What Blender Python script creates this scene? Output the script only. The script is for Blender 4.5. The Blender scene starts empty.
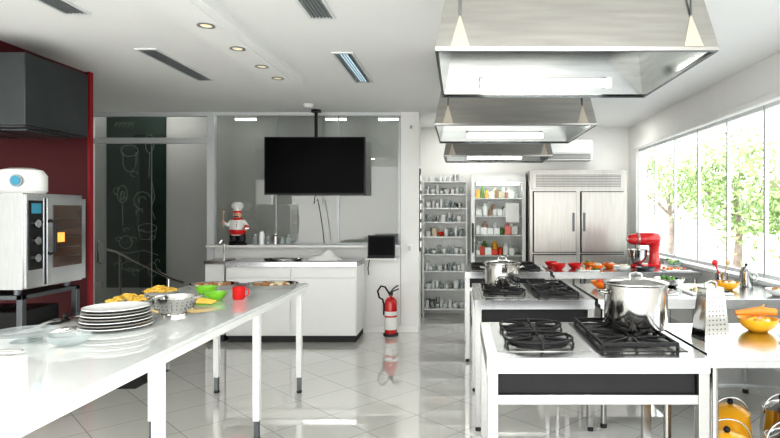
import bpy, math, random
from mathutils import Matrix, Vector
random.seed(7)
scene = bpy.context.scene
pi = math.pi

# ---------------------------------------------------------------- materials
def nt(name):
    m = bpy.data.materials.new(name); m.use_nodes = True
    n = m.node_tree; n.nodes.clear()
    o = n.nodes.new('ShaderNodeOutputMaterial')
    return m, n, o

def mat(name, col, rough=0.5, metal=0.0, var=0.04, scale=6.0, bump=0.0, emis=None, es=0.0, stretch=(1,1,1), coat=0.0, spec=0.5):
    m, n, o = nt(name)
    p = n.nodes.new('ShaderNodeBsdfPrincipled')
    tc = n.nodes.new('ShaderNodeTexCoord'); mp = n.nodes.new('ShaderNodeMapping')
    mp.inputs['Scale'].default_value = stretch
    nz = n.nodes.new('ShaderNodeTexNoise'); nz.inputs['Scale'].default_value = scale
    nz.inputs['Detail'].default_value = 3
    n.links.new(tc.outputs['Object'], mp.inputs[0]); n.links.new(mp.outputs[0], nz.inputs['Vector'])
    r = n.nodes.new('ShaderNodeValToRGB')
    a = [max(0, c*(1-var)) for c in col]; b = [min(1, c*(1+var)) for c in col]
    r.color_ramp.elements[0].position = 0.3; r.color_ramp.elements[1].position = 0.7
    r.color_ramp.elements[0].color = (*a, 1); r.color_ramp.elements[1].color = (*b, 1)
    n.links.new(nz.outputs['Fac'], r.inputs[0]); n.links.new(r.outputs[0], p.inputs['Base Color'])
    p.inputs['Roughness'].default_value = rough; p.inputs['Metallic'].default_value = metal
    p.inputs['Coat Weight'].default_value = coat; p.inputs['Specular IOR Level'].default_value = spec
    if bump:
        bp = n.nodes.new('ShaderNodeBump'); bp.inputs['Strength'].default_value = bump
        bp.inputs['Distance'].default_value = 0.01
        n.links.new(nz.outputs['Fac'], bp.inputs['Height']); n.links.new(bp.outputs[0], p.inputs['Normal'])
    if emis:
        p.inputs['Emission Color'].default_value = (*emis, 1); p.inputs['Emission Strength'].default_value = es
    n.links.new(p.outputs[0], o.inputs[0])
    return m

def glass(name, tint=(0.97,0.99,0.98), body=0.0, bodycol=(0.8,0.85,0.85), edge=0.5, base=0.03):
    m, n, o = nt(name)
    t = n.nodes.new('ShaderNodeBsdfTransparent'); t.inputs[0].default_value = (*tint, 1)
    g = n.nodes.new('ShaderNodeBsdfGlossy'); g.inputs['Roughness'].default_value = 0.02
    lw = n.nodes.new('ShaderNodeLayerWeight'); lw.inputs[0].default_value = 0.5
    pw = n.nodes.new('ShaderNodeMath'); pw.operation='POWER'; pw.inputs[1].default_value=4.0
    ml = n.nodes.new('ShaderNodeMath'); ml.operation='MULTIPLY_ADD'; ml.inputs[1].default_value=edge; ml.inputs[2].default_value=base
    n.links.new(lw.outputs['Facing'], pw.inputs[0]); n.links.new(pw.outputs[0], ml.inputs[0])
    mx = n.nodes.new('ShaderNodeMixShader')
    n.links.new(ml.outputs[0], mx.inputs[0]); n.links.new(t.outputs[0], mx.inputs[1]); n.links.new(g.outputs[0], mx.inputs[2])
    last = mx
    if body > 0:
        d = n.nodes.new('ShaderNodeBsdfDiffuse'); d.inputs[0].default_value = (*bodycol, 1)
        m2 = n.nodes.new('ShaderNodeMixShader'); m2.inputs[0].default_value = body
        n.links.new(mx.outputs[0], m2.inputs[1]); n.links.new(d.outputs[0], m2.inputs[2]); last = m2
    n.links.new(last.outputs[0], o.inputs[0])
    return m

def floor_mat():
    m, n, o = nt('floor_tile')
    p = n.nodes.new('ShaderNodeBsdfPrincipled')
    tc = n.nodes.new('ShaderNodeTexCoord'); mp = n.nodes.new('ShaderNodeMapping')
    mp.inputs['Rotation'].default_value = (0, 0, pi/4)
    b = n.nodes.new('ShaderNodeTexBrick'); b.offset = 0.0; b.squash = 1.0
    b.inputs['Scale'].default_value = 1.0; b.inputs['Mortar Size'].default_value = 0.003
    b.inputs['Mortar Smooth'].default_value = 0.1
    b.inputs['Brick Width'].default_value = 0.45; b.inputs['Row Height'].default_value = 0.45
    b.inputs['Color1'].default_value = (0.74,0.73,0.69,1); b.inputs['Color2'].default_value = (0.79,0.78,0.74,1)
    b.inputs['Mortar'].default_value = (0.40,0.38,0.35,1)
    n.links.new(tc.outputs['Object'], mp.inputs[0]); n.links.new(mp.outputs[0], b.inputs['Vector'])
    nz = n.nodes.new('ShaderNodeTexNoise'); nz.inputs['Scale'].default_value = 1.3
    mr = n.nodes.new('ShaderNodeMapRange'); mr.inputs[3].default_value = 0.01; mr.inputs[4].default_value = 0.045
    n.links.new(tc.outputs['Object'], nz.inputs['Vector']); n.links.new(nz.outputs['Fac'], mr.inputs[0])
    n.links.new(mr.outputs[0], p.inputs['Roughness'])
    p.inputs['IOR'].default_value = 2.1
    p.inputs['Coat Weight'].default_value = 0.8; p.inputs['Coat Roughness'].default_value = 0.01
    n.links.new(b.outputs['Color'], p.inputs['Base Color'])
    n.links.new(p.outputs[0], o.inputs[0])
    return m

WALL = mat('painted_wall', (0.83,0.83,0.81), 0.7, var=0.015, scale=2)
CEIL = mat('ceiling_paint', (0.84,0.845,0.835), 0.8, var=0.01, scale=2)
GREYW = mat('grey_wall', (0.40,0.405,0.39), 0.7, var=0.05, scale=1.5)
REDW = mat('red_wall', (0.085,0.004,0.008), 0.6, var=0.05)
REDT = mat('red_trim', (0.30,0.006,0.012), 0.5, var=0.05)
FLOOR = floor_mat()
STEEL = mat('brushed_steel', (0.44,0.44,0.43), 0.27, 1.0, 0.06, 5, stretch=(1,1,30))
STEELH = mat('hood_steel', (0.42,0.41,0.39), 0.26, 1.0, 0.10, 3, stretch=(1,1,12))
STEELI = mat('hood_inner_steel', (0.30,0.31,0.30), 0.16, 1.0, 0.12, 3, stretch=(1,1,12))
STEELF = mat('fridge_steel', (0.38,0.37,0.35), 0.28, 1.0, 0.06, 4, stretch=(12,1,1))
STEELD = mat('dark_steel', (0.14,0.15,0.16), 0.4, 1.0, 0.08, 4)
STEELT = mat('bench_steel', (0.54,0.55,0.56), 0.20, 1.0, 0.05, 8, stretch=(12,1,1))
POL = mat('polished_steel', (0.58,0.57,0.55), 0.12, 1.0, 0.03, 6)
HOODL = mat('grey_hood_metal', (0.07,0.078,0.08), 0.36, 0.8, 0.1, 3)
WHITE = mat('white_enamel', (0.80,0.81,0.79), 0.3, var=0.01)
TABLE = mat('white_glass_top', (0.70,0.725,0.715), 0.05, var=0.01, coat=0.6)
ALU = mat('white_aluminium', (0.70,0.72,0.72), 0.4, var=0.02)
GREYM = mat('grey_metal', (0.36,0.38,0.39), 0.4, 0.6)
BLACK = mat('black_plastic', (0.010,0.010,0.011), 0.4, var=0.2, spec=0.3)
SCREEN = mat('black_screen', (0.003,0.003,0.004), 0.3, var=0.1, spec=0.05)
IRON = mat('cast_iron', (0.012,0.012,0.013), 0.5, var=0.2, bump=0.2, scale=60, spec=0.35)
WELL = mat('burner_well', (0.02,0.02,0.021), 0.3, var=0.2, spec=0.35)
RUBBER = mat('dark_rubber', (0.03,0.03,0.032), 0.7)
CHALK = mat('chalkboard_green', (0.014,0.028,0.022), 0.85, var=0.35, scale=3, spec=0.2)
CHK = mat('chalk_line', (0.20,0.24,0.21), 0.9)
RED = mat('red_gloss', (0.55,0.008,0.012), 0.22, var=0.03, coat=0.6)
REDM = mat('red_plastic', (0.60,0.012,0.012), 0.3)
ORANGE = mat('orange_plastic', (0.85,0.20,0.015), 0.35)
YEL = mat('yellow_enamel', (0.85,0.42,0.02), 0.3)
BANANA = mat('pasta_yellow', (0.78,0.50,0.08), 0.5, var=0.15, scale=20)
GREEN = mat('green_plastic', (0.20,0.55,0.03), 0.35)
LEAF = mat('herb_green', (0.08,0.25,0.03), 0.6, var=0.4, scale=20)
PORC = mat('porcelain', (0.80,0.81,0.80), 0.15, var=0.01)
DPLATE = mat('grey_stoneware', (0.30,0.29,0.27), 0.3)
BREAD = mat('baked_crust', (0.36,0.18,0.07), 0.7, var=0.4, scale=25)
TOMATO = mat('tomato_red', (0.65,0.05,0.02), 0.3, var=0.15)
CARROT = mat('carrot_orange', (0.80,0.25,0.04), 0.5, var=0.1)
WOOD = mat('light_wood', (0.55,0.36,0.18), 0.5, var=0.2, scale=4, stretch=(1,12,1))
SKIN = mat('painted_skin', (0.72,0.42,0.30), 0.5)
PAPER = mat('white_cloth', (0.82,0.82,0.80), 0.9, var=0.03, bump=0.3, scale=20)
BLUE = mat('blue_plastic', (0.05,0.28,0.42), 0.35)
COPPER = mat('warm_brown', (0.35,0.16,0.08), 0.5)
CREAM = mat('cream', (0.70,0.63,0.48), 0.6)
HANG = mat('hanger_plate', (0.45,0.41,0.34), 0.5, 0.3)
GLASS = glass('window_glass')
PGLASS = glass('partition_glass', (0.93,0.95,0.93), 0.07, (0.50,0.53,0.51), 0.6, 0.10)
GLW = glass('glassware', (0.90,0.93,0.93), 0.18, (0.7,0.75,0.76), 0.9)
DGLASS = mat('oven_glass', (0.06,0.035,0.025), 0.08, var=0.3, scale=3, coat=0.3)  # warm brown tint paints the oven's inner glow into the glass
TUBE = mat('lit_tube', (1,1,1), 0.5, emis=(0.97,1,0.95), es=11)
TUBEC = mat('lit_corridor_tube', (1,1,1), 0.5, emis=(0.97,1,0.97), es=9)
TUBEF = mat('lit_fridge_tube', (1,1,1), 0.5, emis=(0.97,1,0.97), es=6)
GLOW = mat('oven_lamp_glow', (1,0.4,0.1), 0.5, emis=(1,0.28,0.05), es=0.9)
DOWN = mat('lit_downlight', (1,0.85,0.6), 0.5, emis=(1,0.8,0.5), es=0.25)
PANEL = mat('lit_diffuser', (0.6,0.75,0.85), 0.5, emis=(0.6,0.85,1), es=0.4)
FOL = mat('foliage', (0.30,0.42,0.16), 0.7, var=0.45, scale=1.5)
BARK = mat('bark', (0.32,0.26,0.22), 0.9, var=0.3, bump=0.4)
STREET = mat('asphalt', (0.45,0.45,0.45), 0.9, var=0.1)
FACADE = mat('pale_facade', (0.78,0.77,0.74), 0.8, var=0.06)
LABEL = mat('paper_label', (0.80,0.80,0.77), 0.6)

# ---------------------------------------------------------------- mesh builder
class M:
    def __init__(s, name, loc=(0,0,0), rz=0.0):
        s.name=name; s.loc=Vector(loc); s.rz=rz; s.v=[]; s.f=[]; s.mi=[]; s.mats=[]; s.T=Matrix.Identity(4); s.sc=1.0
    def add(s, vs, fs, m):
        if m not in s.mats: s.mats.append(m)
        k=s.mats.index(m); o=len(s.v)
        s.v += [s.T @ Vector(v) for v in vs]
        for f in fs: s.f.append([i+o for i in f]); s.mi.append(k)
        return s
    def box(s,x0,x1,y0,y1,z0,z1,m):
        vs=[(x0,y0,z0),(x1,y0,z0),(x1,y1,z0),(x0,y1,z0),(x0,y0,z1),(x1,y0,z1),(x1,y1,z1),(x0,y1,z1)]
        return s.add(vs,[(3,2,1,0),(4,5,6,7),(0,1,5,4),(1,2,6,5),(2,3,7,6),(3,0,4,7)],m)
    def frus(s,b,zb,t,zt,m,cap=True,flip=False):
        vs=[(b[0],b[2],zb),(b[1],b[2],zb),(b[1],b[3],zb),(b[0],b[3],zb),(t[0],t[2],zt),(t[1],t[2],zt),(t[1],t[3],zt),(t[0],t[3],zt)]
        fs=[(0,1,5,4),(1,2,6,5),(2,3,7,6),(3,0,4,7)]
        if cap: fs += [(4,5,6,7)]
        if cap=='both': fs+=[(3,2,1,0)]
        if flip: fs=[tuple(reversed(f)) for f in fs]
        return s.add(vs,fs,m)
    def lathe(s,prof,c,m,seg=28,sx=1,sy=1):
        vs=[];rings=[]
        for r,z in prof:
            if r<=1e-6:
                rings.append([len(vs)]); vs.append((c[0],c[1],c[2]+z))
            else:
                st=len(vs)
                for i in range(seg):
                    a=2*pi*i/seg; vs.append((c[0]+r*sx*math.cos(a),c[1]+r*sy*math.sin(a),c[2]+z))
                rings.append(list(range(st,st+seg)))
        fs=[]
        for A,B in zip(rings,rings[1:]):
            if len(A)==1 and len(B)==1: continue
            for i in range(seg):
                j=(i+1)%seg
                if len(A)==1: fs.append((A[0],B[j],B[i]))
                elif len(B)==1: fs.append((A[i],A[j],B[0]))
                else: fs.append((A[i],A[j],B[j],B[i]))
        return s.add(vs,fs,m)
    def cyl(s,c,r,h,m,seg=24,r2=None):
        r2=r if r2 is None else r2
        return s.lathe([(0,0),(r,0),(r2,h),(0,h)],c,m,seg)
    def ball(s,c,r,m,sx=1,sy=1,sz=1,seg=16):
        n=10
        prof=[(0 if i in(0,n) else r*math.sin(pi*i/n), -r*sz*math.cos(pi*i/n)) for i in range(n+1)]
        return s.lathe(prof,c,m,seg,sx,sy)
    def tube(s,pts,r,m,seg=8,closed=False):
        pts=[Vector(p) for p in pts]; n=len(pts)
        rs = r if isinstance(r,(list,tuple)) else [r]*n
        vs=[];fs=[]; prev=None
        for i,p in enumerate(pts):
            if closed: t=pts[(i+1)%n]-pts[i-1]
            else: t=pts[min(i+1,n-1)]-pts[max(i-1,0)]
            t.normalize()
            if prev is None:
                u=t.cross(Vector((0,0,1)));
                if u.length<0.05: u=t.cross(Vector((0,1,0)))
            else:
                u=prev-t*prev.dot(t)
            u.normalize(); prev=u.copy(); w=t.cross(u)
            for k in range(seg):
                a=2*pi*k/seg; vs.append(p+(u*math.cos(a)+w*math.sin(a))*rs[i])
        for i in range(n if closed else n-1):
            j=(i+1)%n
            for k in range(seg):
                l=(k+1)%seg; fs.append((i*seg+k,i*seg+l,j*seg+l,j*seg+k))
        if not closed:
            fs.append(tuple(range(seg-1,-1,-1))); fs.append(tuple((n-1)*seg+k for k in range(seg)))
        return s.add(vs,fs,m)
    def bowl(s,c,r,h,m,t=0.004,foot=0.45,seg=28):
        p=[(0,0),(r*foot,0),(r*0.78,h*0.35),(r*0.95,h*0.72),(r,h),(r-t,h),(r*0.95-t,h*0.74),(r*0.78-t,h*0.4),(r*foot,t*1.5),(0,t*1.5)]
        return s.lathe(p,c,m,seg)
    def done(s, bevel=0.0, smooth=True, ang=38):
        me=bpy.data.meshes.new(s.name)
        me.from_pydata([tuple(v*s.sc) for v in s.v],[],s.f)
        for m in s.mats: me.materials.append(m)
        me.polygons.foreach_set('material_index', s.mi)
        if smooth:
            me.polygons.foreach_set('use_smooth',[True]*len(s.f))
            me.update(); me.set_sharp_from_angle(angle=math.radians(ang))
        me.update()
        ob=bpy.data.objects.new(s.name,me); scene.collection.objects.link(ob)
        ob.location=s.loc; ob.rotation_euler=(0,0,s.rz)
        if bevel:
            b=ob.modifiers.new('bevel','BEVEL'); b.width=bevel; b.segments=2; b.limit_method='ANGLE'; b.angle_limit=math.radians(50)
            b.harden_normals=False
        return ob

def arc(c,r,a0,a1,n):
    return [(c[0]+r*math.cos(a0+(a1-a0)*i/n),c[1],c[2]+r*math.sin(a0+(a1-a0)*i/n)) for i in range(n+1)]

# ---------------------------------------------------------------- room shell
M('floor').box(-5.4,2.65,-1.5,8.45,-0.1,0,FLOOR).done()
M('ceiling').box(-5.4,2.65,-1.5,7.0,2.75,3.0,CEIL).box(-0.74,2.65,7.0,8.45,2.75,3.0,CEIL).box(-5.4,-0.74,7.0,7.95,3.0,3.1,CEIL).done()
M('wall_back').box(-0.74,2.65,8.3,8.45,0,2.75,WALL).done()
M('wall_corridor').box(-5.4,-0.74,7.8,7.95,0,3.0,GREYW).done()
M('wall_left').box(-5.4,-5.25,-1.5,7.8,0,2.75,WALL).done()
M('wall_column').box(-0.74,-0.515,7.0,7.35,0,2.75,WALL).box(-0.74,-0.58,7.35,8.3,0,2.75,WALL).done()
M('wall_partition').box(-3.07,-0.745,7.0,7.1,0,1.07,WALL).box(-3.09,-0.745,6.80,7.12,1.07,1.095,WALL).done()
M('wall_red').box(-5.25,-3.32,5.0,5.04,0,2.75,REDW).box(-3.32,-3.30,4.99,5.04,0,2.75,REDT).done()
M('trim_soffit').box(-5.25,-3.35,3.8,5.0,2.55,2.75,REDW).done()
w=M('wall_right')
w.box(2.5,2.65,-1.5,8.3,0,0.93,WALL); w.box(2.5,2.65,-1.5,8.3,2.41,2.75,WALL); w.box(2.5,2.65,7.95,8.3,0.93,2.41,WALL)
w.done()
M('baseboard_partition').box(-3.07,-0.52,6.965,6.983,0,0.09,WALL).done(0.003)
M('baseboard_back').box(-0.5,2.49,8.28,8.298,0,0.09,WALL).done(0.003)
ys=[7.93-0.655*i for i in range(15)]
for i in range(14):
    y1,y0=ys[i],ys[i+1]
    if y0<-1.5: break
    g=M('window_%d'%(i+1))
    f=0.013
    g.box(2.53,2.56,y0,y0+f,0.95,2.39,GREYM).box(2.53,2.56,y1-f,y1,0.95,2.39,ALU)
    g.box(2.53,2.57,y0+f,y1-f,0.95,0.985,ALU).box(2.53,2.57,y0+f,y1-f,2.355,2.39,ALU)
    g.add([(2.55,y0+f,0.985),(2.55,y1-f,0.985),(2.55,y1-f,2.355),(2.55,y0+f,2.355)],[(0,1,2,3)],GLASS)
    if i in (1,3,5): g.box(2.515,2.53,y1-f-0.02,y1-f,1.45,1.60,GREYM)
    g.done()
M('trim_window_sill').box(2.44,2.5,-1.5,7.93,0.91,0.945,ALU).done(0.004)
M('trim_window_head').box(2.46,2.5,-1.5,7.95,2.39,2.44,WALL).done(0.004)

def pane(o,x0,x1,y,z0,z1,m=PGLASS): o.add([(x0,y,z0),(x1,y,z0),(x1,y,z1),(x0,y,z1)],[(0,1,2,3)],m)
p=M('glass_partition')
p.box(-4.68,-4.61,7.0,7.07,0,2.75,ALU).box(-3.16,-3.075,6.99,7.08,0,2.75,ALU)
p.box(-4.61,-3.16,7.0,7.07,2.36,2.43,ALU).box(-4.61,-3.16,7.0,7.07,2.70,2.75,ALU)
p.box(-3.075,-0.745,7.01,7.06,2.71,2.75,ALU).box(-3.075,-0.745,7.01,7.06,1.095,1.115,GREYM)
pane(p,-4.61,-3.16,7.03,2.43,2.70)
for a,b in [(-3.075,-2.31),(-2.30,-1.53),(-1.52,-0.775)]:
    pane(p,a,b,7.03,1.115,2.71)
p.box(-2.315,-2.295,7.02,7.04,1.115,2.71,GREYM).box(-1.535,-1.515,7.02,7.04,1.115,2.71,GREYM).box(-0.775,-0.745,7.02,7.05,1.115,2.71,GREYM)
p.done()
d=M('door_1')
d.add([(-4.59,6.15,0.02),(-4.59,6.99,0.02),(-4.59,6.99,2.34),(-4.59,6.15,2.34)],[(0,1,2,3)],PGLASS)
d.box(-4.61,-4.575,6.12,6.15,0.0,2.35,ALU).box(-4.61,-4.575,6.15,6.99,2.32,2.355,ALU)
d.tube([(-4.55,6.25,0.9),(-4.52,6.25,0.95),(-4.52,6.25,1.25),(-4.55,6.25,1.3)],0.013,POL)
d.done()
d=M('door_2')
pane(d,-4.60,-3.88,7.055,0.05,2.35); d.box(-4.60,-3.88,7.045,7.063,0.0,0.05,ALU).box(-3.89,-3.88,7.05,7.06,0.05,2.35,GREYM)
d.box(-4.58,-4.50,7.03,7.045,0.55,0.62,POL)
d.tube([(-4.52,7.04,0.85),(-4.52,6.99,0.87),(-4.52,6.99,1.12),(-4.52,7.04,1.14)],0.012,POL)
d.done()
c=M('chalkboard',(-4.49,7.79,0))
c.box(-0.42,0.40,-0.012,0.008,0.45,2.99,CHALK)
def chalk(pts,r=0.0045): c.tube([(x,-0.014,z) for x,z in pts],r,CHK,4)
def circ(x,z,rx,rz,a0=0,a1=2*pi,n=14): chalk([(x+rx*math.cos(a0+(a1-a0)*i/n),z+rz*math.sin(a0+(a1-a0)*i/n)) for i in range(n+1)])
circ(-0.1,2.35,0.12,0.08); circ(-0.1,2.2,0.09,0.14,pi,2*pi); chalk([(-0.19,2.2),(-0.19,2.33)]); chalk([(-0.01,2.2),(-0.01,2.33)])
circ(0.18,2.45,0.06,0.13); chalk([(0.18,2.32),(0.17,1.98)])
circ(-0.2,1.75,0.07,0.12); circ(-0.2,1.72,0.03,0.05); chalk([(-0.2,1.63),(-0.19,1.3)])
circ(0.08,1.66,0.12,0.12,0.3,4.8); circ(0.08,1.66,0.05,0.05,0,4)
chalk([(0.22,1.9),(0.25,1.7),(0.2,1.55),(0.26,1.4)]); circ(0.15,1.28,0.13,0.06); chalk([(0.02,1.28),(0.06,1.12),(0.24,1.12),(0.28,1.28)])
circ(-0.15,1.08,0.09,0.09); chalk([(-0.3,0.95),(-0.1,0.93),(0.1,0.97),(0.3,0.9)]); circ(-0.05,0.75,0.16,0.07); circ(0.22,0.7,0.06,0.1)
for k in range(16):
    circ(random.uniform(-0.32,0.3),random.uniform(0.6,2.3),random.uniform(0.02,0.05),random.uniform(0.02,0.05),0,random.uniform(3,6),8)
for i in range(9): chalk([(-0.3+0.03*i,2.68+0.03*(i%2)),(-0.28+0.03*i,2.75)],0.004)
c.done()
h=M('stair_handrail')
h.tube([(-4.72,7.5,1.0),(-4.6,7.5,0.97),(-3.85,7.5,0.60),(-3.7,7.5,0.55)],0.022,POL)
h.tube([(-4.55,7.5,0.0),(-4.55,7.5,0.945)],0.016,POL).tube([(-3.9,7.5,0.0),(-3.9,7.5,0.62)],0.016,POL)
h.done()
l=M('corridor_lamp')
for x in (-2.85,-1.65,-0.95):
    l.box(x-0.14,x+0.14,7.42,7.48,2.74,3.0,WHITE); l.box(x-0.13,x+0.13,7.425,7.475,2.722,2.74,TUBEC)
l.done()

# ceiling fixtures
t=M('trim_light_panel')
t.box(-1.765,-1.455,1.2,5.19,2.69,2.75,CEIL)
t.box(-1.70,-1.52,1.3,5.10,2.684,2.69,CEIL)
for y in (3.55,4.05,4.55,4.95,3.0,2.4):
    x=-1.61
    t.lathe([(0.05,0),(0.055,-0.006),(0.038,-0.006),(0.036,0.0)],(x,y,2.684),GREYM,18)
    t.lathe([(0,-0.002),(0.037,-0.002)],(x,y,2.684),DOWN,18)
t.done()
def vent(x,y0,y1,lit=False):
    v=M('ceiling_air_vent',(x,(y0+y1)/2,2.75)); L=(y1-y0)/2
    w=0.085
    v.box(-w,-w+0.018,-L,L,-0.012,0,ALU).box(w-0.018,w,-L,L,-0.012,0,ALU)
    v.box(-w+0.018,w-0.018,-L,-L+0.018,-0.012,0,ALU).box(-w+0.018,w-0.018,L-0.018,L,-0.012,0,ALU)
    v.box(-w+0.018,w-0.018,-L+0.018,L-0.018,-0.004,0,GREYM)
    if lit:
        v.box(-w+0.05,w-0.05,-L+0.05,L-0.05,-0.0085,-0.004,PANEL)
    k=-w+0.035
    while k<w-0.02:
        v.box(k-0.004,k+0.004,-L+0.018,L-0.018,-0.012,-0.004,GREYM); k+=0.022
    v.done()
vent(-2.40,4.27,5.3); vent(-2.40,2.4,3.52); vent(-0.92,4.37,5.38,True); vent(-0.88,2.6,3.6,False)
M('smoke_detector').lathe([(0,-0.04),(0.035,-0.04),(0.055,-0.02),(0.06,0)],(-1.76,6.5,2.75),WHITE).done()

# ---------------------------------------------------------------- range hoods
def hood(y0,y1,x0=-0.10,x1=1.04,zb=2.15,zt=2.66):
    h=M('range_hood',((x0+x1)/2,(y0+y1)/2,zb)); a=(x1-x0)/2; b=(y1-y0)/2; H=zt-zb; L=0.014
    h.frus((-a,a,-b,b),0,(-a,a,-b,b),L,STEELH,cap=False)
    h.frus((-a,a,-b,b),L,(-a+0.09,a-0.09,-b+0.12,b-0.12),H,STEELH)
    i=0.012
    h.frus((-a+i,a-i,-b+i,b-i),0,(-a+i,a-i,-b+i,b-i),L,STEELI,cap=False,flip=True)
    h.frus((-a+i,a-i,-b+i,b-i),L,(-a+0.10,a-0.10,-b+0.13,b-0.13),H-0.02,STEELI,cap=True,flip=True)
    for (p0,p1,q0,q1) in ((-a,a,-b,-b+i),(-a,a,b-i,b),(-a,-a+i,-b+i,b-i),(a-i,a,-b+i,b-i)):
        h.box(p0,p1,q0,q1,-0.004,0.0,STEELD)
    h.box(-a+0.12,a-0.12,-0.02,0.02,0.20,H-0.03,STEELD)
    for k in range(4):
        xx=-a+0.16+k*(2*a-0.32)/4
        h.box(xx+0.01,xx+(2*a-0.32)/4-0.01,-0.035,-0.02,0.22,H-0.05,STEELI)
    h.box(-0.2,0.2,-0.15,0.15,H,2.749-zb,STEELH)
    lx=0.36
    h.box(-lx,lx,b-0.085,b-0.035,0.055,0.085,WHITE)
    h.box(-lx,-lx+0.02,b-0.11,b-0.085,0.03,0.085,WHITE).box(lx-0.02,lx,b-0.11,b-0.085,0.03,0.085,WHITE)
    h.tube([(-lx+0.02,b-0.105,0.055),(lx-0.02,b-0.105,0.055)],0.019,TUBE,10)
    for sx in (-1,1):
        X=sx*(a-0.10)
        sl=0.12/(H-L)
        def fy(z): return -b+sl*(z-L)
        z0,z1=L+0.002,0.16
        e=0.004
        h.add([(X-0.038,fy(z0)-e,z0),(X+0.038,fy(z0)-e,z0),(X,fy(z1)-e,z1),(X-0.038,fy(z0),z0),(X+0.038,fy(z0),z0),(X,fy(z1),z1)],
              [(5,4,3),(0,1,2),(0,3,4,1),(1,4,5,2),(2,5,3,0)],HANG)
        h.tube([(X,fy(z1)-0.006,z1-0.01),(X,fy(z1)-0.006,2.749-zb)],0.005,STEELD,6)
    h.done(0)
hood(2.25,3.17); hood(4.18,5.28,-0.19,1.02); hood(6.5,7.35,-0.19,1.08)

# ---------------------------------------------------------------- ranges & benches
def srange(x0,x1,y0,y1):
    r=M('gas_range',((x0+x1)/2,(y0+y1)/2,0)); a=(x1-x0)/2; b=(y1-y0)/2
    r.box(-a,a,-b,b,0.835,0.90,STEELT)
    r.box(-a+0.05,a-0.05,-b+0.035,b-0.035,0.745,0.835,BLACK)  # solid black block paints the shade of the open gap
    r.box(-a+0.04,a-0.04,-b+0.01,b-0.01,0.705,0.745,STEEL)
    for sx in (-1,1):
        for sy in (-1,1):
            X=sx*(a-0.025); Y=sy*(b-0.025)
            r.box(X-0.022,X+0.022,Y-0.022,Y+0.022,0.03,0.835,STEEL)
            r.cyl((X,Y,0),0.02,0.03,RUBBER,12)
    for side,wx0,wx1,ms in ((0,-a+0.05,-0.012,STEEL),(1,0.012,a-0.05,WELL)):
        r.box(wx0,wx1,-b+0.10,b-0.04,0.90,0.903,ms)
        cx=(wx0+wx1)/2; hw=(wx1-wx0)/2
        for cy in (-b+0.10+(2*b-0.14)*0.27,-b+0.10+(2*b-0.14)*0.76):
            hy=(2*b-0.14)*0.235
            W=hw-0.03
            z0,z1=0.918,0.934; q=0.006
            if side==0:
                r.lathe([(0,0),(0.125,0),(0.12,0.008),(0.055,0.01),(0.05,0.02),(0.0,0.022)],(cx,cy,0.903),IRON,28,1.1,0.95)
                r.tube([(cx+0.155*math.cos(t*pi/14),cy+0.125*math.sin(t*pi/14),0.926) for t in range(28)],0.007,IRON,6,True)
                for k in range(6):
                    an=k*pi/3+pi/6
                    r.tube([(cx+0.035*math.cos(an),cy+0.03*math.sin(an),0.928),(cx+0.165*math.cos(an),cy+0.135*math.sin(an),0.928),(cx+0.17*math.cos(an),cy+0.14*math.sin(an),0.905)],0.007,IRON,5)
                continue
            r.lathe([(0,0),(0.105,0),(0.10,0.006),(0.055,0.01),(0.05,0.02),(0.0,0.022)],(cx,cy,0.903),IRON,20)
            r.box(cx-W,cx+W,cy-hy,cy-hy+2*q,z0,z1,IRON).box(cx-W,cx+W,cy+hy-2*q,cy+hy,z0,z1,IRON)
            r.box(cx-W,cx-W+2*q,cy-hy+2*q,cy+hy-2*q,z0,z1,IRON).box(cx+W-2*q,cx+W,cy-hy+2*q,cy+hy-2*q,z0,z1,IRON)
            for k in range(8):
                an=k*pi/4
                ex=cx+(W-q)*max(-1,min(1,math.cos(an)*1.414)); ey=cy+(hy-q)*max(-1,min(1,math.sin(an)*1.414))
                r.tube([(cx+0.03*math.cos(an),cy+0.03*math.sin(an),0.928),(ex,ey,0.928)],0.006,IRON,5)
            for sx in (-1,1):
                for sy in (-1,1): r.box(cx+sx*(W-q)-q,cx+sx*(W-q)+q,cy+sy*(hy-q)-q,cy+sy*(hy-q)+q,0.903,z0,IRON)
    r.done(0.002)
srange(0.11,1.03,2.3,3.05); srange(0.10,0.92,3.82,4.72); srange(0.05,0.90,5.6,6.45)

def bench(x0,x1,y0,y1,shelf=0.28):
    r=M('steel_workbench',((x0+x1)/2,(y0+y1)/2,0)); a=(x1-x0)/2; b=(y1-y0)/2
    r.box(-a,a,-b,b,0.865,0.90,STEELT)
    r.box(-a+0.02,a-0.02,-b+0.02,b-0.02,0.83,0.865,STEELT)
    for sx in (-1,1):
        for sy in (-1,1):
            X=sx*(a-0.05); Y=sy*(b-0.05)
            r.tube([(X,Y,0.03),(X,Y,0.83)],0.02,STEEL,12); r.cyl((X,Y,0),0.022,0.03,RUBBER,12)
    r.box(-a+0.03,a-0.03,-b+0.03,b-0.03,shelf,shelf+0.025,STEELT)
    r.done(0.002)
bench(1.05,2.35,2.38,3.02,0.22); bench(0.95,2.42,3.85,4.7); bench(0.93,2.42,5.6,6.4)

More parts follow.
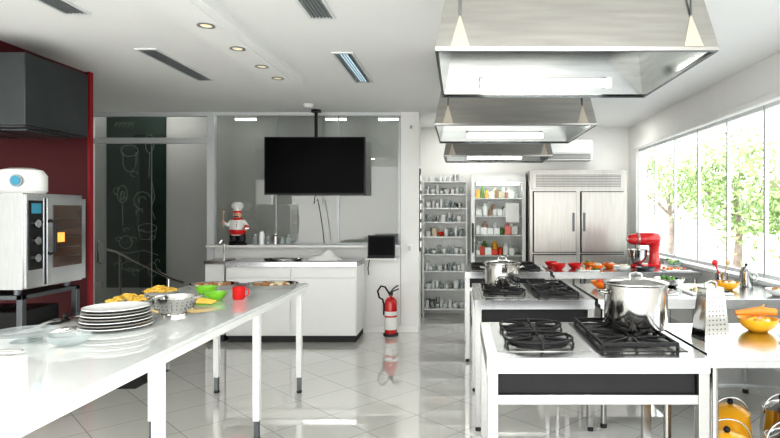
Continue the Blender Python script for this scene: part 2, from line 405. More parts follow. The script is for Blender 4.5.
def pot(name,c,r,h,lid=True,mm=POL):
    p=M(name,c)
    p.lathe([(0,0),(r*0.97,0),(r,0.01),(r,h-0.006),(r+0.006,h),(r-0.004,h),(r-0.004,0.01),(0,0.01)],(0,0,0),mm,40)
    for s in (-1,1):
        zz=h*0.80
        p.tube([(s*(r-0.002),-0.04,zz),(s*(r+0.03),-0.035,zz+0.005),(s*(r+0.035),0,zz+0.005),(s*(r+0.03),0.035,zz+0.005),(s*(r-0.002),0.04,zz)],0.006,mm)
    if lid:
        p.lathe([(r+0.008,0),(r+0.008,0.006),(r*0.9,0.014),(r*0.4,0.024),(0,0.027)],(0,0,h+0.001),mm,40)
        p.tube([(-0.03,0,h+0.024),(-0.028,0,h+0.045),(0,0,h+0.052),(0.028,0,h+0.045),(0.03,0,h+0.024)],0.006,mm)
    p.done()
pot('stock_pot',(0.865,2.76,0.935),0.15,0.215)
pot('stock_pot',(0.33,4.38,0.935),0.135,0.165)
g=M('box_grater',(1.19,2.66,0.901),0.25)
g.frus((-0.070,0.070,-0.050,0.050),0,(-0.047,0.047,-0.032,0.032),0.235,POL,cap='both')
g.box(-0.049,0.049,-0.034,0.034,0.235,0.243,STEEL)
g.tube([(-0.03,0,0.24),(-0.03,0,0.262),(0,0,0.272),(0.03,0,0.262),(0.03,0,0.24)],0.006,STEEL)
for i in range(9):
    for j in range(5):
        z=0.03+i*0.021; k=1-z/0.235*0.33
        x=(-0.046+j*0.023)*k; y=-0.050+z/0.235*0.018
        g.ball((x,y,z),0.0035,STEELD,seg=6)
g.done()

def bowlobj(name,c,r,h,m,fill=None,n=10,fs=0.02):
    b=M(name,c); b.bowl((0,0,0),r,h,m)
    if fill:
        for i in range(n):
            a=random.random()*2*pi; q=r*0.6*math.sqrt(random.random())
            b.ball((q*math.cos(a),q*math.sin(a),h*0.75+random.random()*h*0.25),fs*random.uniform(0.7,1.2),random.choice(fill),seg=10)
    b.done()
b=M('serving_bowl',(1.50,2.82,0.901)); b.bowl((0,0,0),0.095,0.065,YEL)
for i in range(14):
    a=random.random()*6.28; q=0.055*math.sqrt(random.random()); b.ball((q*math.cos(a),q*math.sin(a),0.045+random.random()*0.015),0.018,random.choice([BANANA,CREAM,CARROT]),seg=8)
b.tube([(-0.10,0.03,0.085),(0.02,0.01,0.10),(0.09,-0.005,0.095)],[0.012,0.022,0.018],CARROT,10)
b.tube([(-0.02,0.05,0.05),(0.07,0.07,0.12)],0.006,WOOD,8)
b.done()
b=M('dinner_plate',(1.60,2.58,0.901)); b.lathe([(0,0),(0.07,0),(0.12,0.016),(0.12,0.02),(0.07,0.006),(0,0.006)],(0,0,0),PORC)
b.lathe([(0.1,0.015),(0.118,0.0205)],(0,0,0),BLUE); b.tube([(-0.05,0,0.02),(0.06,0.01,0.02)],0.012,CREAM); b.done()
for nm,x,y,r,h,m,f in [('serving_bowl',1.12,4.42,0.085,0.055,ORANGE,[TOMATO,LEAF]),('serving_bowl',1.34,4.5,0.08,0.05,WHITE,[LEAF,CREAM]),
        ('serving_bowl',2.05,4.32,0.10,0.06,YEL,[CREAM,BREAD]),('mixing_bowl',1.68,4.50,0.12,0.07,POL,[LEAF,TOMATO]),
        ('serving_bowl',1.03,5.85,0.075,0.06,REDM,None),('serving_bowl',1.00,6.15,0.07,0.055,REDM,None),('serving_bowl',1.22,5.95,0.075,0.055,REDM,None),
        ('serving_bowl',1.43,5.85,0.075,0.05,ORANGE,[CREAM]),('serving_bowl',1.60,6.0,0.075,0.05,ORANGE,[TOMATO,CREAM]),('serving_bowl',1.42,6.15,0.075,0.05,ORANGE,[LEAF]),
        ('mixing_bowl',1.66,5.74,0.085,0.05,WHITE,[CREAM]),('mixing_bowl',2.28,4.0,0.09,0.05,WHITE,[BREAD,CREAM])]:
    bowlobj(nm,(x,y,0.901),r,h,m,f,9,0.018)
for x,y,w,dp in [(1.42,4.15,0.16,0.11),(1.82,4.12,0.15,0.1),(1.30,5.70,0.11,0.07),(2.2,5.72,0.13,0.09),(1.12,4.05,0.1,0.12)]:
    b=M('cutting_board',(x,y,0.901)); b.box(-w,w,-dp,dp,0,0.014,WHITE)
    for i in range(18): b.ball((random.uniform(-w,w)*0.8,random.uniform(-dp,dp)*0.8,0.022),random.uniform(0.008,0.018),random.choice([TOMATO,LEAF,CARROT,CREAM]),seg=8)
    b.tube([(w*0.2,-dp*0.7,0.02),(w*0.6,-dp*0.55,0.02),(w*0.95,-dp*0.4,0.02)],[0.004,0.006,0.008],BLACK)
    b.done(0.003)
b=M('metal_canister',(2.30,4.50,0.901)); b.lathe([(0,0),(0.045,0),(0.05,0.01),(0.05,0.13),(0.042,0.14),(0.04,0.15),(0.02,0.165),(0,0.168)],(0,0,0),POL)
b.ball((0,0,0.175),0.012,BLACK); b.tube([(0.05,0,0.03),(0.085,0,0.05),(0.085,0,0.1),(0.05,0,0.12)],0.006,POL); b.done()
b=M('utensil_holder',(2.14,4.58,0.901)); b.lathe([(0,0),(0.05,0),(0.055,0.10),(0.05,0.10),(0.046,0.006),(0,0.006)],(0,0,0),POL)
b.tube([(0.0,0,0.02),(-0.05,0,0.17)],0.006,REDM); b.ball((-0.055,0,0.185),0.025,REDM,sy=0.4); b.tube([(0.01,0.01,0.02),(0.05,0.01,0.17)],0.005,WOOD); b.ball((0.055,0.01,0.185),0.022,WOOD,sy=0.4)
b.done()
b=M('frying_pan',(1.90,5.74,0.901)); b.lathe([(0,0),(0.08,0),(0.1,0.035),(0.096,0.035),(0.077,0.005),(0,0.005)],(0,0,0),STEELD); b.tube([(0,0.09,0.03),(-0.02,0.19,0.05)],0.009,BLACK); b.done()
b=M('salad_bowl',(2.30,6.05,0.901)); b.bowl((0,0,0),0.10,0.07,GLW)
for i in range(16): b.ball((random.uniform(-0.05,0.05),random.uniform(-0.05,0.05),0.05+random.random()*0.03),0.022,random.choice([LEAF,GREEN,CREAM]),seg=8)
b.done()
s=M('stand_mixer',(2.03,6.1,0.901))
s.lathe([(0,0),(0.10,0),(0.105,0.015),(0.09,0.035),(0,0.037)],(-0.07,0,0),RED,28,1.0,1.0)
s.box(-0.06,0.13,-0.08,0.08,0,0.036,RED)
s.lathe([(0.075,0.03),(0.06,0.08),(0.052,0.15),(0.055,0.21),(0.07,0.26),(0.0,0.27)],(0.085,0,0),RED,24,0.95,1.05)
prof=[(0,-0.20),(0.03,-0.198),(0.055,-0.17),(0.064,-0.10),(0.07,0.0),(0.072,0.08),(0.064,0.13),(0.035,0.155),(0,0.16)]
s.T=Matrix.Translation((-0.005,0,0.305))@Matrix.Rotation(pi/2,4,'Y')
s.lathe(prof,(0,0,0),RED,28,1.0,1.0)
s.lathe([(0.0655,-0.10),(0.068,-0.10),(0.070,-0.08),(0.067,-0.08)],(0,0,0),POL,28)
s.lathe([(0,-0.215),(0.02,-0.212),(0.022,-0.195)],(0,0,0),POL,16)
s.T=Matrix.Identity(4)
s.lathe([(0.03,0.0),(0.026,-0.05),(0,-0.05)],(-0.10,0,0.25),POL,16)
s.tube([(-0.10,0,0.21),(-0.10,0,0.08)],0.008,POL)
s.lathe([(0,0),(0.05,0),(0.055,0.01),(0.075,0.03),(0.10,0.08),(0.107,0.15),(0.111,0.155),(0.103,0.155),(0.096,0.08),(0.07,0.035),(0,0.02)],(-0.10,0,0.036),POL,32)
s.done(0.004)
def lowpot(name,c,r,h,m):
    p=M(name,c)
    p.lathe([(0,0),(r*0.75,0),(r*0.95,h*0.25),(r,h*0.6),(r*0.9,h*0.92),(r*0.92,h),(r*0.86,h),(r*0.85,h*0.9),(r*0.9,h*0.3),(0,0.01)],(0,0,0),m,32)
    p.tube(arc((0,0,h*0.9),r*0.95,0,pi,12),0.005,STEEL)
    p.lathe([(r*0.9,h),(r*0.6,h+0.025),(0,h+0.04)],(0,0,0),m,28); p.ball((0,0,h+0.05),0.015,BLACK)
    p.done()
lowpot('enamel_kettle',(1.22,2.56,0.246),0.125,0.21,YEL); lowpot('steel_kettle',(1.48,2.53,0.246),0.10,0.24,POL)
lowpot('enamel_kettle',(1.36,2.82,0.246),0.10,0.25,YEL); lowpot('steel_kettle',(1.72,2.56,0.246),0.115,0.19,POL); lowpot('steel_kettle',(1.62,2.82,0.246),0.10,0.27,POL)
b=M('power_cable'); b.tube([(1.12,3.75,0.62),(1.4,3.75,0.50),(1.7,3.75,0.47),(2.0,3.75,0.55),(2.3,3.78,0.72),(2.47,3.8,0.85)],0.009,BLACK); b.done()

# ---------------------------------------------------------------- back of the kitchen
f=M('upright_refrigerator',(1.545,7.65,0))
a=0.635
f.box(-a,a,-0.33,0.6,0.12,2.05,STEELF)
f.box(-a+0.03,a-0.03,-0.345,-0.33,1.80,2.02,STEELF)
for i in range(8): f.box(-a+0.08,a-0.08,-0.352,-0.345,1.83+i*0.021,1.838+i*0.021,STEELD)
for sx in (-1,1):
    for z0,z1 in ((0.98,1.76),(0.16,0.94)):
        x0,x1=(-a+0.05,-0.035) if sx<0 else (0.035,a-0.05)
        f.box(x0-0.01,x1+0.01,-0.34,-0.33,z0-0.01,z1+0.01,BLACK)
        f.box(x0,x1,-0.375,-0.34,z0,z1,STEELF)
        xh=-0.07 if sx<0 else 0.07
        f.box(xh-0.012,xh+0.012,-0.40,-0.375,(z0+z1)/2-0.12,(z0+z1)/2+0.12,STEELD)
for sx in (-1,1):
    for y in (-0.28,0.5): f.cyl((sx*0.58,y,0),0.025,0.12,STEELD,12)
f.done(0.004)
f=M('display_refrigerator',(0.52,7.6,0)); a=0.37
f.box(-a,-a+0.04,0,0.6,0.08,2.03,WHITE).box(a-0.04,a,0,0.6,0.08,2.03,WHITE).box(-a+0.04,a-0.04,0.56,0.6,0.08,2.03,WHITE)
f.box(-a+0.04,a-0.04,0,0.56,1.90,2.03,WHITE).box(-a+0.04,a-0.04,0,0.56,0.08,0.3,WHITE)
for z in (0.60,0.90,1.18,1.44,1.68): f.box(-a+0.04,a-0.04,0.03,0.56,z-0.006,z+0.006,WHITE)
f.box(-a,-a+0.05,-0.04,-0.002,0.32,1.96,WHITE).box(a-0.05,a,-0.04,-0.002,0.32,1.96,WHITE)
f.box(-a+0.05,a-0.05,-0.04,-0.002,0.32,0.38,WHITE).box(-a+0.05,a-0.05,-0.04,-0.002,1.90,1.96,WHITE)
pane(f,-a+0.05,a-0.05,-0.02,0.38,1.90,GLASS)
f.box(0.10,0.28,-0.026,-0.022,1.36,1.62,LABEL)
f.box(-a+0.012,-a+0.035,-0.075,-0.055,0.95,1.35,BLACK).box(-a+0.016,-a+0.03,-0.055,-0.04,0.97,1.0,BLACK).box(-a+0.016,-a+0.03,-0.055,-0.04,1.3,1.33,BLACK)
for sx in (-1,1):
    for y in (0.05,0.52): f.cyl((sx*0.3,y,0),0.02,0.08,RUBBER,12)
f.box(-a+0.08,a-0.08,0.05,0.08,1.87,1.895,TUBEF)
f.done(0.003)
cols=[TOMATO,LEAF,CREAM,WHITE,YEL,GLW,COPPER,PORC,WHITE,PORC,LABEL,LABEL,BREAD]
g=M('refrigerated_groceries',(0.52,7.6,0))
for z in (0.306,0.612,0.912,1.192,1.452,1.692):
  for row in (0.10,0.26):
    x=-0.30
    while x<0.27:
        r=random.uniform(0.022,0.045); hh=random.uniform(0.08,0.19); m=random.choice(cols); y=row+random.uniform(0,0.02)
        if x+2*r>0.3: break
        if z>1.6: hh=min(hh,0.16)
        if random.random()<0.5:
            g.lathe([(0,0),(r,0),(r,hh*0.75),(r*0.6,hh*0.85),(r*0.6,hh),(0,hh)],(x+r,y,z),m,12)
        else: g.box(x,x+2*r,y-r,y+r,z,z+hh*0.7,m)
        x+=2*r+0.008
g.done()
s=M('glassware_shelf',(-0.215,8.0,0)); a=0.31
ZS=(0.12,0.40,0.66,0.90,1.15,1.36,1.56,1.76,1.94)
for z in ZS: s.box(-a,a,-0.02,0.26,z-0.018,z,WHITE)
for sx in (-1,1):
    for y in (-0.02,0.25): s.box(sx*a-0.01,sx*a+0.01,y-0.01,y+0.01,0,1.97,WHITE)
s.box(-a,a,0.265,0.275,0.1,1.95,WHITE)
s.done()
g=M('stacked_glassware',(-0.215,8.0,0))
for li,z in enumerate(ZS):
    for row in (0.03,0.15):
        x=-0.285
        while x<0.27:
            r=random.uniform(0.022,0.045); hh=random.uniform(0.06,0.13)
            if x+2*r>0.29: break
            m=random.choice([GLW,PORC,PORC,PORC,GLW,PORC,STEEL])
            if li in (3,4) and random.random()<0.2: m=random.choice([REDM,CREAM,YEL])
            y=row+0.03
            if random.random()<0.5: g.bowl((x+r,y,z+0.001),r,hh*0.7,m,seg=12)
            else: g.lathe([(0,0),(r*0.8,0),(r,hh),(r-0.003,hh),(r*0.75,0.006),(0,0.006)],(x+r,y,z+0.001),m,12)
            x+=2*r+0.006
g.done()
a_=M('air_conditioner',(1.56,8.089,2.24))
a_.box(-0.33,0.33,-0.12,0.21,0,0.29,ALU); a_.box(-0.31,0.31,-0.135,-0.12,0.10,0.27,ALU)
for i in range(4): a_.box(-0.30,0.30,-0.128,-0.12,0.02+i*0.018,0.028+i*0.018,RUBBER)
a_.done(0.01)
b=M('electrical_socket'); b.box(-0.66,-0.60,6.98,7.0,1.0,1.10,WHITE).box(-0.645,-0.615,6.975,6.98,1.02,1.08,GREYM); b.done(0.002)
b=M('light_switch'); b.box(-0.64,-0.58,6.98,7.0,2.52,2.60,WHITE).box(-0.625,-0.595,6.975,6.98,2.54,2.58,GREYM); b.done(0.002)
b=M('knife_rack'); b.box(-0.515,-0.50,7.08,7.16,1.0,2.05,BLACK)
for i in range(8): b.box(-0.50,-0.492,7.09,7.15,1.05+i*0.12,1.13+i*0.12,POL)
b.done()

# ---------------------------------------------------------------- partition side
f=M('storage_cabinet',(-1.935,6.7,0)); a=0.755
f.box(-a+0.02,a-0.02,-0.25,0.24,0,0.08,RUBBER)
f.box(-a+0.005,a-0.005,-0.28,0.25,0.08,0.87,WHITE)
f.box(-a,a,-0.30,0.25,0.87,0.93,STEELT)
for x0,x1 in ((-a+0.015,-0.008),(0.008,a-0.015)):
    f.box(x0,x1,-0.298,-0.28,0.10,0.74,WHITE); f.box(x0,x1,-0.298,-0.28,0.755,0.86,WHITE)
f.box(-0.08,-0.05,-0.312,-0.298,0.60,0.68,GREYM).box(0.05,0.08,-0.312,-0.298,0.60,0.68,GREYM)
f.done(0.003)
b=M('sink_cabinet',(-2.83,6.62,0)); b.box(-0.12,0.12,-0.18,0.15,0.9,0.94,STEEL).box(-0.11,0.11,-0.16,0.14,0.08,0.9,WHITE).box(-0.10,0.10,-0.14,0.12,0,0.08,RUBBER)
b.tube([(0,0.10,0.94),(0,0.10,1.12),(0,0.04,1.16),(0,-0.04,1.12)],0.012,POL)
b.done(0.003)
t=M('television',(-1.76,6.8,0))
t.box(-0.61,0.61,-0.02,0.03,1.71,2.41,BLACK); t.box(-0.595,0.595,-0.023,-0.02,1.73,2.397,SCREEN)
t.box(-0.2,0.2,0.03,0.06,1.9,2.25,BLACK); t.tube([(0,0.05,2.0),(0,0.05,2.75)],0.02,BLACK,12); t.cyl((0,0.05,2.72),0.06,0.03,BLACK)
t.tube([(0.0,0.02,1.72),(-0.02,0.02,1.6),(0.02,0.04,1.66),(0.05,0.05,1.5),(0.08,0.05,1.3),(0.1,0.05,1.12)],0.006,BLACK,6)
t.done(0.004)
b=M('wall_shelf'); b.box(-1.14,-0.76,6.72,7.0,0.925,0.945,WHITE); b.tube([(-1.12,6.95,0.93),(-1.14,6.94,0.8),(-1.13,6.93,0.72)],0.006,BLACK); b.done(0.003)
b=M('laptop',(-0.95,6.70,0.946)); b.box(-0.16,0.16,-0.0,0.10,0,0.018,BLACK)
for i in range(3): b.box(-0.14,0.14,0.01+i*0.025,0.03+i*0.025,0.018,0.021,RUBBER)
b.T=Matrix.Translation((0,0.06,0.018))@Matrix.Rotation(-0.05,4,'X')
b.box(-0.165,0.165,0,0.012,0,0.255,BLACK).box(-0.15,0.15,-0.002,0,0.015,0.24,SCREEN); b.T=Matrix.Identity(4)
b.done(0.003)
e=M('fire_extinguisher',(-0.84,6.80,0.0))
e.lathe([(0,0.0),(0.088,0.0),(0.092,0.02),(0.088,0.03),(0,0.03)],(0,0,0),RUBBER,24)
e.lathe([(0,0.03),(0.07,0.03),(0.075,0.045),(0.075,0.39),(0.068,0.43),(0.045,0.46),(0.02,0.47),(0.02,0.49),(0,0.49)],(0,0,0),RED,28)
e.lathe([(0.0765,0.08),(0.0765,0.30)],(0,0,0),LABEL,28)
e.lathe([(0.0775,0.23),(0.0775,0.25)],(0,0,0),REDM,28)
e.box(-0.025,0.025,-0.025,0.025,0.49,0.53,BLACK)
e.tube([(0,0,0.52),(0.03,-0.01,0.54),(0.10,-0.02,0.57)],0.008,BLACK).tube([(0,0,0.53),(0.03,-0.01,0.57),(0.09,-0.02,0.61)],0.008,BLACK)
e.tube([(-0.02,0,0.51),(-0.07,0,0.59),(-0.12,0,0.60),(-0.16,0,0.54),(-0.14,0,0.46),(-0.10,0,0.44),(-0.085,0,0.38),(-0.085,0,0.25)],0.011,BLACK)
e.done()
s=M('chef_statuette',(-2.74,6.90,1.096)); s.sc=0.9
s.cyl((0,0,0),0.12,0.02,BLACK)
s.lathe([(0.055,0.0),(0.06,0.10),(0.05,0.15)],(-0.05,0,0.02),BLACK,16); s.lathe([(0.055,0.0),(0.06,0.10),(0.05,0.15)],(0.05,0,0.02),BLACK,16)
s.ball((-0.055,-0.03,0.04),0.05,BLACK,sy=1.4,sz=0.5); s.ball((0.055,-0.03,0.04),0.05,BLACK,sy=1.4,sz=0.5)
s.lathe([(0,0.13),(0.09,0.13),(0.115,0.19),(0.11,0.26),(0.08,0.33),(0.05,0.36),(0,0.365)],(0,0,0),WHITE,24,1,0.85)
s.lathe([(0.094,0.14),(0.119,0.19),(0.117,0.21)],(0,0,0),REDM,24,1,0.86)
s.lathe([(0.06,0.335),(0.068,0.35),(0.055,0.37)],(0,0,0),REDM,20)
for z in (0.25,0.28,0.31): s.ball((0.02,-0.094+(z-0.25)*0.3,z),0.007,BLACK,seg=8)
s.ball((0,-0.005,0.405),0.052,SKIN,sz=1.1); s.ball((0,-0.058,0.402),0.013,SKIN)
s.tube([(-0.035,-0.048,0.382),(-0.012,-0.056,0.39),(0,-0.056,0.386),(0.012,-0.056,0.39),(0.035,-0.048,0.382)],[0.004,0.009,0.008,0.009,0.004],BLACK)
s.ball((-0.018,-0.05,0.418),0.006,BLACK,seg=8); s.ball((0.018,-0.05,0.418),0.006,BLACK,seg=8)
s.ball((-0.052,0,0.405),0.012,SKIN,seg=8); s.ball((0.052,0,0.405),0.012,SKIN,seg=8)
s.lathe([(0.05,0.44),(0.052,0.49),(0.075,0.51),(0.082,0.545),(0.06,0.58),(0,0.59)],(0,0,0),WHITE,20)
s.lathe([(0.052,0.44),(0.054,0.465)],(0,0,0),REDM,20)
s.tube([(-0.075,0,0.325),(-0.13,-0.02,0.27),(-0.155,-0.07,0.30)],[0.034,0.03,0.022],WHITE,12); s.ball((-0.16,-0.085,0.315),0.022,SKIN,seg=10)
s.tube([(-0.16,-0.09,0.24),(-0.16,-0.09,0.44)],0.007,WOOD); s.ball((-0.16,-0.09,0.45),0.02,WOOD,sy=0.5)
s.tube([(0.075,0,0.325),(0.13,-0.02,0.26),(0.14,-0.06,0.22)],[0.034,0.03,0.022],WHITE,12); s.ball((0.142,-0.075,0.215),0.022,SKIN,seg=10)
s.cyl((0.15,-0.08,0.225),0.06,0.01,POL); s.ball((0.15,-0.08,0.245),0.03,TOMATO)
s.done()
j=M('glass_jars',(-2.45,6.92,1.096))
for i,(x,h) in enumerate(((-0.08,0.12),(0.0,0.16),(0.08,0.09),(0.17,0.13),(0.25,0.08),(0.33,0.11))):
    j.lathe([(0,0),(0.032,0),(0.034,h*0.8),(0.026,h*0.88),(0.026,h),(0,h)],(x,0,0),[GLW,PORC,GLW,STEEL,GLW,GLW][i],16); j.cyl((x,0,h),0.028,0.012,GREYM,16)
j.done()
c=M('dish_towel',(-1.60,6.62,0.931)); n=14; vs=[];fs=[]
for i in range(n):
    for k in range(n):
        u=i/(n-1)-0.5; v=k/(n-1)-0.5
        z=0.012+0.12*math.exp(-(u*u+v*v)*8)*(0.8+0.3*math.sin(9*u+5*v)) 
        if i in(0,n-1) or k in (0,n-1): z=0.002
        vs.append((u*0.36+0.02*math.sin(7*v),v*0.26+0.015*math.sin(9*u),z))
for i in range(n-1):
    for k in range(n-1): fs.append((i*n+k,(i+1)*n+k,(i+1)*n+k+1,i*n+k+1))
c.add(vs,fs,PAPER); c.done()
M('serving_tray',(-2.1,6.65,0.931)).lathe([(0,0),(0.15,0),(0.17,0.018),(0.175,0.018),(0.155,0.003),(0,0.003)],(0,0,0),POL,32,1.4,0.7).done()

# ---------------------------------------------------------------- left side: combi oven
o=M('combi_oven',(0,0,0))
o.box(-3.75,-2.97,3.80,4.40,0.97,1.63,STEELT)
for x in (-3.65,-3.05):
    for y in (3.86,4.34): o.cyl((x,y,0.93),0.025,0.04,STEELD,12)
X=-2.97
o.box(X,X+0.02,3.81,3.975,0.98,1.62,STEELT)
o.box(X+0.02,X+0.024,3.83,3.955,1.10,1.58,BLACK)
for z in (1.18,1.30,1.42):
    o.T=Matrix.Translation((X+0.024,3.893,z))@Matrix.Rotation(pi/2,4,'Y'); o.cyl((0,0,0),0.028,0.018,STEELT,18); o.T=Matrix.Identity(4)
o.box(X+0.024,X+0.026,3.85,3.94,1.49,1.56,BLUE)
o.box(X,X+0.035,3.985,4.39,0.985,1.60,STEELT)
o.box(X+0.035,X+0.039,4.04,4.34,1.10,1.55,DGLASS)
for z in (1.17,1.24,1.31,1.38,1.45): o.box(X+0.039,X+0.0405,4.06,4.32,z,z+0.004,STEELD)
o.box(X+0.039,X+0.041,4.06,4.15,1.28,1.35,GLOW)  # emissive patch on the door glass, imitates light from inside
o.tube([(X+0.035,4.01,1.2),(X+0.075,4.01,1.22),(X+0.075,4.01,1.42),(X+0.035,4.01,1.44)],0.012,BLACK)
o.done(0.006)
s=M('oven_stand'); 
for x in (-3.72,-3.0):
    for y in (3.83,4.37): s.box(x-0.02,x+0.02,y-0.02,y+0.02,0,0.93,STEELD)
for z in (0.25,0.45,0.65,0.90): s.box(-3.74,-2.98,3.81,4.39,z,z+0.03 if z>0.8 else z+0.012,STEELD)
for x in (-3.6,-3.3): s.box(x,x+0.22,3.9,4.3,0.662,0.80,BLACK)
s.done(0.002)
h=M('exhaust_hood')
h.box(-4.1,-2.99,3.85,4.5,2.10,2.60,HOODL); h.box(-4.08,-3.01,3.87,4.48,2.09,2.10,STEELD)
for i in range(4): h.box(-3.9+i*0.22,-3.72+i*0.22,3.95,4.4,2.075,2.09,STEELD)
h.done(0.004)
k=M('water_boiler',(-3.17,4.05,1.631)); k.lathe([(0,0),(0.13,0),(0.145,0.02),(0.145,0.13),(0.12,0.17),(0.07,0.185),(0,0.19)],(0,0,0),WHITE,32,1.15,0.9)
k.T=Matrix.Translation((0.06,-0.120,0.09))@Matrix.Rotation(pi/2,4,'X'); k.cyl((0,0,0),0.045,0.012,GREYM); k.cyl((0,0,0.012),0.034,0.004,BLUE); k.T=Matrix.Identity(4)
k.done()
M('floor_drain').box(-3.35,-2.75,4.75,5.3,0,0.006,RUBBER).done()

# ---------------------------------------------------------------- long white table
t=M('long_worktable')
x0,x1=-2.22,-1.28
t.box(x0,x1,0.6,4.73,0.88,0.90,TABLE)
t.box(x0+0.012,x1-0.012,0.612,4.718,0.835,0.88,WHITE)
for y in (4.65,3.68,2.48,1.3):
    for x in (-2.02,-1.335):
        t.box(x-0.022,x+0.022,y-0.022,y+0.022,0.13,0.835,WHITE)
        t.box(x-0.016,x+0.016,y-0.016,y+0.016,0.02,0.13,STEELD); t.cyl((x,y,0),0.022,0.02,RUBBER,12)
t.done(0.003)
Z=0.901
p=M('plate_stack',(-1.78,2.90,Z))
for i,m in enumerate((PORC,DPLATE,PORC,DPLATE,PORC,DPLATE,PORC)):
    r=0.17-0.003*i; z=i*0.015
    p.lathe([(0,0),(r*0.6,0),(r,0.018),(r,0.022),(r*0.6,0.006),(0,0.006)],(0,0,z),m,36)
p.done()
c=M('colander',(-1.66,3.25,Z))
c.lathe([(0.07,0),(0.07,0.012),(0.06,0.014)],(0,0,0),POL); c.bowl((0,0,0.008),0.125,0.10,POL)
for rr,z in ((0.1,0.045),(0.114,0.065),(0.12,0.085)):
    for i in range(26):
        a=2*pi*i/26; c.ball((rr*math.cos(a),rr*math.sin(a),z),0.003,STEELD,seg=6)
c.tube([(0.125,-0.03,0.105),(0.16,-0.02,0.11),(0.16,0.02,0.11),(0.125,0.03,0.105)],0.005,POL); c.tube([(-0.125,-0.03,0.105),(-0.16,-0.02,0.11),(-0.16,0.02,0.11),(-0.125,0.03,0.105)],0.005,POL)
c.done()
def pasta(name,x,y,r,h,m,rim):
    f=M(name,(x,y,Z)); f.bowl((0,0,0),r,h,rim)
    for i in range(80):
        a=random.random()*6.28; q=r*0.82*math.sqrt(random.random()); zz=h*0.75+0.045*(1-q/r)+random.uniform(-0.006,0.006)
        an=random.random()*3.14; L=0.016
        f.tube([(q*math.cos(a)-L*math.cos(an),q*math.sin(a)-L*math.sin(an),zz),(q*math.cos(a),q*math.sin(a),zz+0.006),(q*math.cos(a)+L*math.cos(an),q*math.sin(a)+L*math.sin(an),zz)],[0.007,0.005,0.007],m,6)
    f.done()
pasta('pasta_bowl',-2.06,3.48,0.14,0.055,BANANA,POL)
pasta('pasta_bowl',-2.08,3.88,0.12,0.055,BANANA,POL)
f=M('baking_tray',(-1.90,3.70,Z)); 
f.lathe([(0,0),(0.06,0),(0.075,0.02),(0.072,0.02),(0.058,0.003),(0,0.003)],(0,0,0),POL,24)
for i in range(5): f.ball((0.035*math.cos(i*1.25),0.035*math.sin(i*1.25),0.02),0.018,BREAD,seg=8)
f.done()
M('mixing_bowl',(-1.97,3.19,Z)).bowl((0,0,0),0.10,0.05,POL).done()
u=M('serving_spoons',(-1.76,3.58,Z))
for i in range(3):
    u.tube([(-0.05,0.03*i,0.014),(0.08,0.03*i-0.01,0.03),(0.18,0.03*i-0.01,0.02)],[0.016,0.014,0.008],BANANA); u.ball((-0.05,0.03*i,0.018),0.03,BANANA,sy=0.5,sz=0.5)
u.done()
bowlobj('mixing_bowl',(-1.66,3.80,Z),0.072,0.055,GREEN); bowlobj('mixing_bowl',(-1.82,4.02,Z),0.072,0.065,GREEN)
m=M('coffee_mug',(-1.52,3.85,Z)); m.lathe([(0,0),(0.035,0),(0.042,0.01),(0.042,0.085),(0.038,0.085),(0.036,0.01),(0,0.01)],(0,0,0),REDM)
m.tube([(0.04,0,0.07),(0.065,0,0.065),(0.067,0,0.03),(0.04,0,0.02)],0.005,REDM); m.done()
def ovaltray(x,y,rz,rx,ry):
    t=M('oven_tray',(x,y,Z),rz); t.lathe([(0,0),(0.15,0),(0.17,0.028),(0.18,0.03),(0.174,0.03),(0.152,0.004),(0,0.004)],(0,0,0),POL,36,rx,ry)
    for i in range(34): t.ball((random.uniform(-0.11,0.11)*rx,random.uniform(-0.09,0.09)*ry,0.02),random.uniform(0.018,0.03),random.choice([BREAD,BREAD,CREAM,COPPER]),sz=0.65,seg=8)
    t.done()
ovaltray(-1.96,4.45,0,1.1,0.9); ovaltray(-1.50,4.48,0,1.15,0.95)
g=M('glass_cake_stand',(-2.02,2.60,Z)); r=0.13
g.lathe([(0,0),(r*0.45,0),(r*0.2,0.012),(r*0.18,0.03),(r*0.9,0.036),(r,0.05),(r*0.9,0.042),(0,0.042)],(0,0,0),GLW,32); g.done()
g=M('pan_lid',(-2.09,2.97,Z)); g.lathe([(0.12,0.0),(0.12,0.008),(0.10,0.02),(0.05,0.035),(0,0.038)],(0,0,0),POL,32); g.ball((0,0,0.05),0.015,BLACK); g.done()
g=M('glass_bowl',(-1.76,2.52,Z)); 
g.bowl((0,0,0),0.09,0.05,GLW); g.done()
g=M('kitchen_tongs',(-1.98,2.36,Z)); g.tube([(-0.15,0,0.008),(0.12,0.02,0.01),(0.14,0.0,0.01),(0.12,-0.02,0.01),(-0.15,-0.06,0.008)],0.006,POL); g.done()
g=M('cutlery_set',(-1.95,2.82,Z))
for i in range(4):
    y=-0.025*i; g.tube([(-0.12,y,0.005),(-0.02,y+0.01,0.006)],0.004,POL,6); g.ball((-0.01,y+0.011,0.007),0.018,POL,sy=0.6,sz=0.3,seg=10)
g.done()

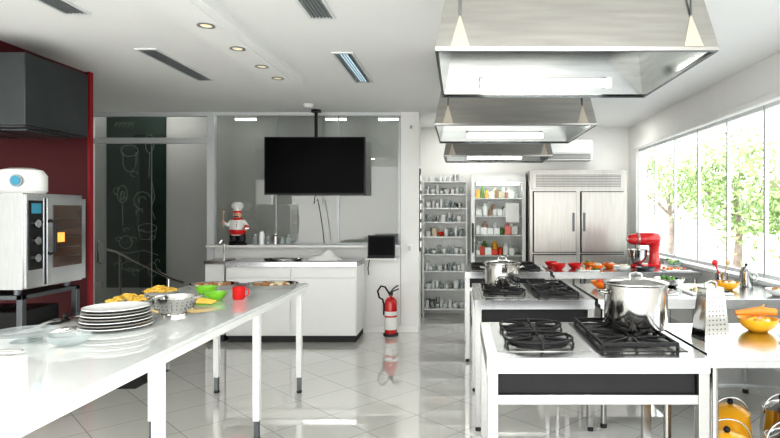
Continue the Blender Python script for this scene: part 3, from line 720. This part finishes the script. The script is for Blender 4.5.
# ---------------------------------------------------------------- outdoors
M('street_ground').box(2.66,45,-15,60,-0.6,-0.5,STREET).done()
b=M('neighbour_building'); b.box(17,22,4,48,-0.5,3.2,FACADE)
for i in range(12):
    b.box(16.95,17.0,6+i*3.4,7.6+i*3.4,0.6,2.3,GREYM)
b.box(16.8,17.2,4,48,3.2,3.4,FACADE)
b.done()
def tree(x,y,h,r,n=1500):
    t=M('street_tree',(x,y,-0.5))
    t.tube([(0,0,0),(0.1,0.05,h*0.35),(0,0.1,h*0.6),(0.1,0,h*0.8)],[0.14,0.10,0.07,0.03],BARK,10)
    for k in range(6):
        a=k*1.05; t.tube([(0.03,0.05,h*0.45),(r*0.4*math.cos(a),r*0.4*math.sin(a),h*0.62),(r*0.8*math.cos(a),r*0.8*math.sin(a),h*0.78)],[0.05,0.03,0.01],BARK,6)
    vs=[];fs=[]
    cl=[(random.uniform(-r,r)*0.75,random.uniform(-r,r)*0.75,h*random.uniform(0.36,1.0)) for _ in range(18)]
    for i in range(n):
        c=random.choice(cl); q=r*0.42
        c=Vector(c)+Vector((random.gauss(0,1),random.gauss(0,1),random.gauss(0,0.8)))*q*0.55
        s=random.uniform(0.06,0.13)
        u=Vector((random.gauss(0,1),random.gauss(0,1),random.gauss(0,1))).normalized(); w=u.orthogonal().normalized()
        o=len(vs); vs+=[c-u*s,c+w*s*0.45,c+u*s,c-w*s*0.45]; fs.append((o,o+1,o+2,o+3))
    t.add(vs,fs,FOL); t.done(smooth=False)
tree(7.8,12.0,3.6,1.6,3000); tree(8.4,17,4.0,1.9,2600); tree(8.6,23,4.2,2.0,2200); tree(9.4,30,4.6,2.2,1800); tree(7.2,7.6,3.0,1.2,1200)
w=M('power_lines')
for i,(z,dz) in enumerate(((3.4,0.4),(3.0,0.3),(4.0,0.5))):
    w.tube([(4.0+0.08*i,0,z+0.8),(4.1,10,z),(4.15,20,z+0.3),(4.2,32,z+0.6)],0.012,RUBBER,6)
w.tube([(4.3,31.9,-0.5),(4.3,31.9,5.2)],0.12,STREET,12); w.tube([(4.05,0,-0.5),(4.05,0,5.2)],0.12,STREET,12)
w.done()

# ---------------------------------------------------------------- light
world=bpy.data.worlds.new('sky'); scene.world=world; world.use_nodes=True
wn=world.node_tree; wn.nodes.clear()
bg=wn.nodes.new('ShaderNodeBackground'); wo=wn.nodes.new('ShaderNodeOutputWorld')
tc=wn.nodes.new('ShaderNodeTexCoord'); sp=wn.nodes.new('ShaderNodeSeparateXYZ'); rp=wn.nodes.new('ShaderNodeValToRGB')
wn.links.new(tc.outputs['Generated'],sp.inputs[0]); wn.links.new(sp.outputs['Z'],rp.inputs[0])
rp.color_ramp.elements[0].color=(1.0,0.99,0.96,1); rp.color_ramp.elements[1].color=(0.85,0.92,1,1)
wn.links.new(rp.outputs[0],bg.inputs[0]); bg.inputs[1].default_value=2.4
wn.links.new(bg.outputs[0],wo.inputs[0])
sl=bpy.data.lights.new('sun','SUN'); sl.energy=3.5; sl.angle=0.03; sl.color=(1,0.96,0.9)
so=bpy.data.objects.new('sun',sl); scene.collection.objects.link(so); so.rotation_euler=(0,math.radians(-40),0)
def area(name,x,y,sx,sy,e,z=2.735,col=(1,0.98,0.94)):
    l=bpy.data.lights.new(name,'AREA'); l.shape='RECTANGLE'; l.size=sx; l.size_y=sy; l.energy=e; l.color=col
    o=bpy.data.objects.new(name,l); scene.collection.objects.link(o); o.location=(x,y,z)
area('ceiling_fill_light',-2.6,1.0,1.2,0.3,30); area('ceiling_fill_light',0.5,0.8,1.2,0.3,30)  # added fill lights behind the camera, no modelled fixture
area('corridor_fill_light',-4.0,7.45,0.8,0.2,4,2.98)  # added fill to brighten the corridor, separate from the tube lamps
area('ceiling_fill_light',1.8,7.4,0.6,0.2,5); area('ceiling_fill_light',0.1,7.75,0.6,0.2,4)  # more added fill near the back wall, no fixture there
# ---------------------------------------------------------------- camera
cd=bpy.data.cameras.new('camera'); co=bpy.data.objects.new('camera',cd); scene.collection.objects.link(co)
co.location=(0,0,1.5); co.rotation_euler=(pi/2,0,0)
cd.sensor_width=36; cd.lens=36*560/780; cd.shift_x=-70/780; cd.shift_y=-7/780; cd.clip_start=0.05; cd.clip_end=200
scene.camera=co
scene.view_settings.view_transform='Standard'
try: scene.view_settings.look='Medium High Contrast'
except Exception as ex: print('look', ex)
scene.view_settings.exposure=0.55
